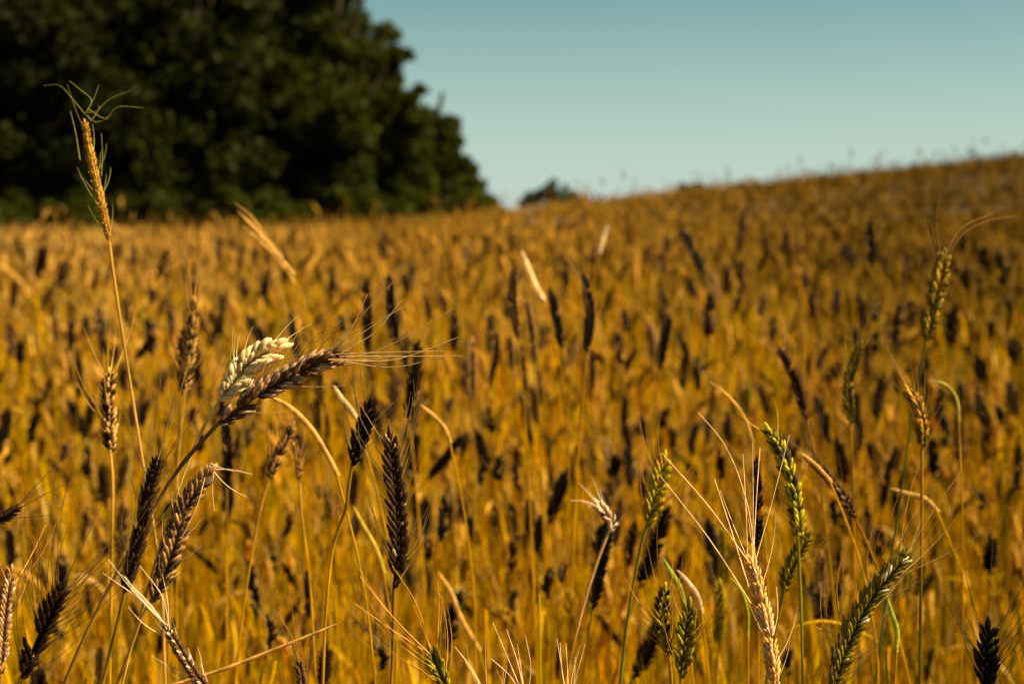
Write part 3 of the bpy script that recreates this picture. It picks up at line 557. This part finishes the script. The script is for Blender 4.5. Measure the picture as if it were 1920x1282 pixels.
# second rank: (tip x, tip y, [mid], base x, base y, width, tone)
D, B_, K_, T_, G_ = 'dark', 'brown', 'black', 'tan', 'green'
SECOND = [
 (962,509,970,630,14,B_),(951,555,951,598,13,D),(919,598,917,661,15,D),(933,633,919,719,14,D),(956,637,958,692,13,K_),(974,653,986,731,13,D),(990,575,1003,676,12,T_),(1033,552,1052,649,17,K_),
 (1095,524,1099,653,17,D),(1058,493,1062,536,13,D),(1110,665,1105,743,15,D),(1159,633,1163,684,13,D),(1190,659,1173,696,12,D),(1169,590,1173,622,14,D),(1253,606,1237,688,20,K_),(1276,633,1290,680,12,D),
 (1309,680,1309,731,13,D),(1333,563,1329,637,24,B_),(1284,438,1319,512,16,K_),(1294,528,1302,559,15,D),(1387,497,1389,536,14,D),(1364,505,1364,552,14,D),(917,770,917,805,13,K_),(980,750,997,828,12,B_),
 (1173,750,1169,817,13,D),(1204,789,1212,832,17,K_),(1247,774,1239,805,15,D),(1304,805,1298,852,18,D),(1329,766,1325,828,12,D),(1263,809,1259,840,12,D),(1081,847,1067,909,18,D),(1056,901,1030,976,26,K_),
 (1011,982,1011,1042,20,K_),(960,952,970,1011,16,K_),(962,1023,956,1070,15,D),(864,944,895,1019,18,K_),(993,944,991,999,18,B_),(966,878,973,921,16,K_),(936,866,938,901,18,D),(897,819,915,878,18,K_),
 (909,874,901,909,14,K_),(1032,1074,1026,1121,17,K_),(1156,864,1148,893,22,K_),(1154,901,1138,952,22,K_),(1142,984,1113,1132,24,K_),(1130,991,1115,1031,16,K_),(1163,944,1154,1023,16,B_),(1189,991,1179,1058,20,D),
 (1248,968,1201,1093,25,K_),(1228,1179,1189,1265,26,D),(1056,1062,1052,1093,14,B_),(966,1113,964,1144,14,B_),(1208,890,1206,937,16,D),(1330,991,1340,1101,26,D),(1353,1000,1348,1095,14,G_),(1349,1101,1347,1203,22,G_),
 (470,1066,481,1152,18,K_),(577,1081,579,1156,17,K_),(503,1164,503,1215,18,D),(612,1222,608,1290,24,D),(859,1128,847,1199,26,K_),(714,1222,714,1254,15,D),(724,1101,728,1140,14,D),(798,944,798,1011,20,K_),
 (832,944,824,1011,22,K_),(777,937,781,1011,17,K_),(773,823,773,905,27,K_),(859,827,804,894,19,D),(626,937,622,972,18,B_),(665,976,665,1007,18,B_),(663,894,661,948,18,D),(542,972,538,999,14,B_),
 (561,819,561,850,14,D),(465,811,465,835,12,D),(512,1046,514,1070,12,D),(600,917,601,937,14,D),(763,1054,765,1101,14,D),(802,1015,800,1050,14,D),(875,815,867,854,12,D),(929,952,927,999,13,B_),(921,788,920,811,12,D),
 (165,841,169,886,14,K_),(195,879,197,947,21,D),(237,860,218,928,14,B_),(231,958,226,1044,22,B_),(194,1022,195,1044,14,D),(117,1048,117,1097,18,K_),(17,1003,19,1063,17,K_),(421,790,425,905,20,K_),(425,905,427,965,22,D),(188,1221,184,1290,16,B_),
 (376,819,372,849,14,D),(445,830,445,856,12,D),(82,470,70,524,18,D),(117,501,113,544,16,K_),(312,474,300,516,14,B_),(413,454,409,489,14,B_),(285,548,283,571,15,D),(320,575,324,622,14,D),(273,649,255,672,15,D),(193,637,193,669,15,D),
 (144,661,146,743,15,D),(218,653,207,688,14,D),(160,602,166,633,14,D),(39,649,35,684,17,D),(18,614,20,669,16,B_),(133,758,156,817,18,K_),(172,758,160,817,18,K_),(66,786,58,829,17,K_),(369,661,376,743,16,D),(452,669,425,712,22,K_),
 (277,754,265,801,14,B_),(363,770,359,797,14,D),(121,840,117,864,12,D),(234,567,240,614,14,D),(248,762,250,801,14,B_),(472,604,500,662,22,D),(547,598,560,675,19,D),(686,542,688,654,18,D),(731,529,745,641,18,K_),
 (727,559,727,618,15,B_),(760,641,757,703,17,D),(852,591,852,657,17,D),(783,657,767,785,23,D),(885,650,886,749,20,T_),(871,683,871,739,15,D),(600,742,593,808,17,B_),(629,722,639,749,15,D),(462,808,463,834,12,D),
 (845,749,839,775,12,D),(639,601,642,624,15,D),(418,562,414,591,14,B_),(455,529,460,560,14,B_),(1631,423,1634,497,15,D),(1588,466,1599,501,15,D),(1510,517,1508,548,14,B_),(1475,439,1475,478,14,B_),(1845,474,1843,501,18,D),
 (1874,474,1872,505,14,D),(1888,497,1876,536,15,D),(1810,509,1812,544,15,D),(1787,579,1789,641,18,K_),(1711,571,1711,606,15,D),(1525,556,1525,598,15,B_),(1642,579,1644,602,14,D),(1673,622,1681,669,15,D),(1603,622,1607,649,14,D),
 (1642,630,1640,661,14,D),(1627,653,1629,719,15,D),(1549,657,1533,692,15,B_),(1572,684,1556,715,15,B_),(1859,610,1859,634,14,D),(1837,680,1841,715,19,K_),(1763,739,1759,793,18,K_),(1872,770,1872,790,15,D),(1771,790,1771,840,18,D),
 (1533,754,1552,828,20,D),(1609,793,1609,844,19,K_),(1572,832,1582,905,20,K_),(1632,836,1641,890,18,D),(1751,836,1753,894,20,K_),(1679,848,1655,950,15,D),(1909,843,1904,913,14,D),(1494,832,1485,870,18,D),
 (1892,567,1896,590,14,D),(1551,780,1549,822,14,D),(1563,944,1563,976,18,D),(1857,1015,1855,1074,22,K_),(1837,929,1839,956,13,D),(1526,1105,1537,1168,24,D),(1571,1101,1553,1164,18,D),(1649,999,1649,1046,18,D),
 (1539,1046,1545,1121,20,T_),(1702,1035,1700,1117,18,G_),(1659,1109,1667,1160,16,G_),(1479,1226,1479,1265,18,D),(1351,854,1351,897,18,K_),(1419,872,1421,1023,20,K_),(1400,720,1402,775,14,G_),(1395,400,1385,470,14,B_),
 (1060,740,1062,780,12,D),(1010,700,1015,760,11,D),(690,680,690,720,12,B_),(540,700,548,735,12,D),(800,560,806,600,12,B_),(1240,480,1244,512,13,B_),(1110,470,1112,500,13,B_),(1430,560,1425,600,13,B_),(310,700,300,735,13,B_),(100,600,104,640,13,B_),
 (72,1270,70,1320,30,D),(1680,700,1682,740,12,D),(1900,640,1900,680,14,D),(1800,720,1805,760,13,D),(1450,600,1446,640,13,D),(1700,480,1702,520,13,B_),
]
CURVED = [((1467,665),(1490,705),(1510,782),20,'brown'), ((1612,655),(1592,715),(1596,788),20,'olive')]

def depth_for(x, y, ln, rng):
    slope = max(.012, (y - HORIZON) / F + .0)
    return max(1.12, min(F * rng.uniform(.066, .076) / max(ln, 14), np.interp(y, [450, 560, 700, 900, 1200], [.15, .22, .33, .42, .48]) * rng.uniform(.88, 1.08) / slope, 5.2))

srng = np.random.default_rng(77)
auto = []
for (x0, y0, x1, y1, wp, tn) in SECOND:
    ln = math.hypot(x1 - x0, y1 - y0); d = depth_for((x0 + x1) / 2, (y0 + y1) / 2, ln, srng)
    auto.append(([(x0, y0), (x1, y1)], d, wp, tn))
for a_, b_, c_, wp, tn in CURVED: auto.append(([a_, b_, c_], 1.4, wp, tn))
while len(auto) + len(PLANTS) < 296:               # more blurred ears in the farther rows
    y = 405 + 30 + srng.random() ** 1.3 * 420; x = srng.uniform(0, 1920)
    ln = np.interp(y, [430, 600, 850], [26, 42, 55]) * srng.uniform(.95, 1.5)
    if min(math.hypot((x - q[0][0][0]) * 1.6, y - q[0][0][1]) for q in auto) < 34: continue
    if min(math.hypot(x - q['x'], y - q['y']) for q in PLANTS) < 60: continue
    a = srng.normal(0, .18); d = depth_for(x, y + ln / 2, ln, srng)
    auto.append(([(x, y), (x - ln * math.sin(a), y + ln * math.cos(a))], d, ln * .30, ['dark', 'brown', 'black', 'tan', 'brown'][srng.integers(0, 5)]))

marks = [q for q in PLANTS if q['short']]
for k, (ear, d, wp, tn) in enumerate(auto):
    (ax, ay), (bx, by) = ear[0], ear[-1]; gx_, gy_ = (ax - bx) * .07, (ay - by) * .07
    ear = [(ax + gx_, ay + gy_)] + list(ear[1:-1]) + [(bx - gx_, by - gy_)]; wp = wp * 1.08
    c = TONE[tn] * srng.uniform(.5, 1.0)
    lf = [(srng.uniform(.45, .7), srng.uniform(0, 6.28), srng.uniform(.10, .18), .0035, srng.uniform(.5, 1.3))] if srng.random() < .3 and d > 1.7 else None
    o = plant("", ear, d, wp, c, roll=srng.uniform(-.7, .7), awn=(14 if d < 2 else 9, srng.uniform(.04, .06), .4), awn_tone=hexless(.45, .27, .07) * srng.uniform(.5, 1.2),
              dtip=srng.normal(0, .01), leaf=lf, seed=k + 100, stem_tone=STRAW * srng.uniform(.7, 1.1), accent=(TONE['tan'], .06), tpl=None if d < 2.2 else T_XLO)
    PLANTS[-1]['tone'] = tn

# ------------------------------------------------------------------ labels of the second rank
def relation(q, m):
    dx, dy = q['x'] - m['x'], q['y'] - m['y']; dist = math.hypot(dx, dy)
    if abs(dx) > 2.2 * abs(dy): s = "right of" if dx > 0 else "left of"
    elif abs(dy) > 2.2 * abs(dx): s = "below" if dy > 0 else "above"
    else: s = ("below" if dy > 0 else "above") + (" right of" if dx > 0 else " left of")
    return s, dist
TW = {'dark': 'dark brown', 'black': 'black', 'brown': 'dull brown', 'tan': 'tan', 'green': 'green', 'olive': 'olive green'}
seen = {}
for q in PLANTS[len(marks):]:
    m = min(marks, key=lambda z: math.hypot(z['x'] - q['x'], z['y'] - q['y'])); s, dist = relation(q, m)
    ang = math.degrees(math.atan2(q['tip'][0] - q['base'][0], q['base'][1] - q['tip'][1]))
    ln = math.hypot(q['tip'][0] - q['base'][0], q['tip'][1] - q['base'][1])
    look = ("upright" if abs(ang) < 6 else ("right-leaning" if ang > 0 else "left-leaning"))
    size = "long" if ln > 72 else ("short" if ln < 42 else "mid-sized")
    q['key'] = (f"{size} {TW[q['tone']]} {look} ear", s, m['short']); q['dist'] = dist
    seen.setdefault(q['key'], []).append(q)
ORD = ["nearest", "second", "third", "fourth", "fifth", "sixth", "seventh", "eighth", "ninth", "tenth"]
for key, lst in seen.items():
    lst.sort(key=lambda z: z['dist'])
    for i, q in enumerate(lst):
        pre = "" if len(lst) == 1 else ORD[i] + " "
        q['o']['label'] = f"{pre}{key[0]} {key[1]} {key[2]}"

build_crop()
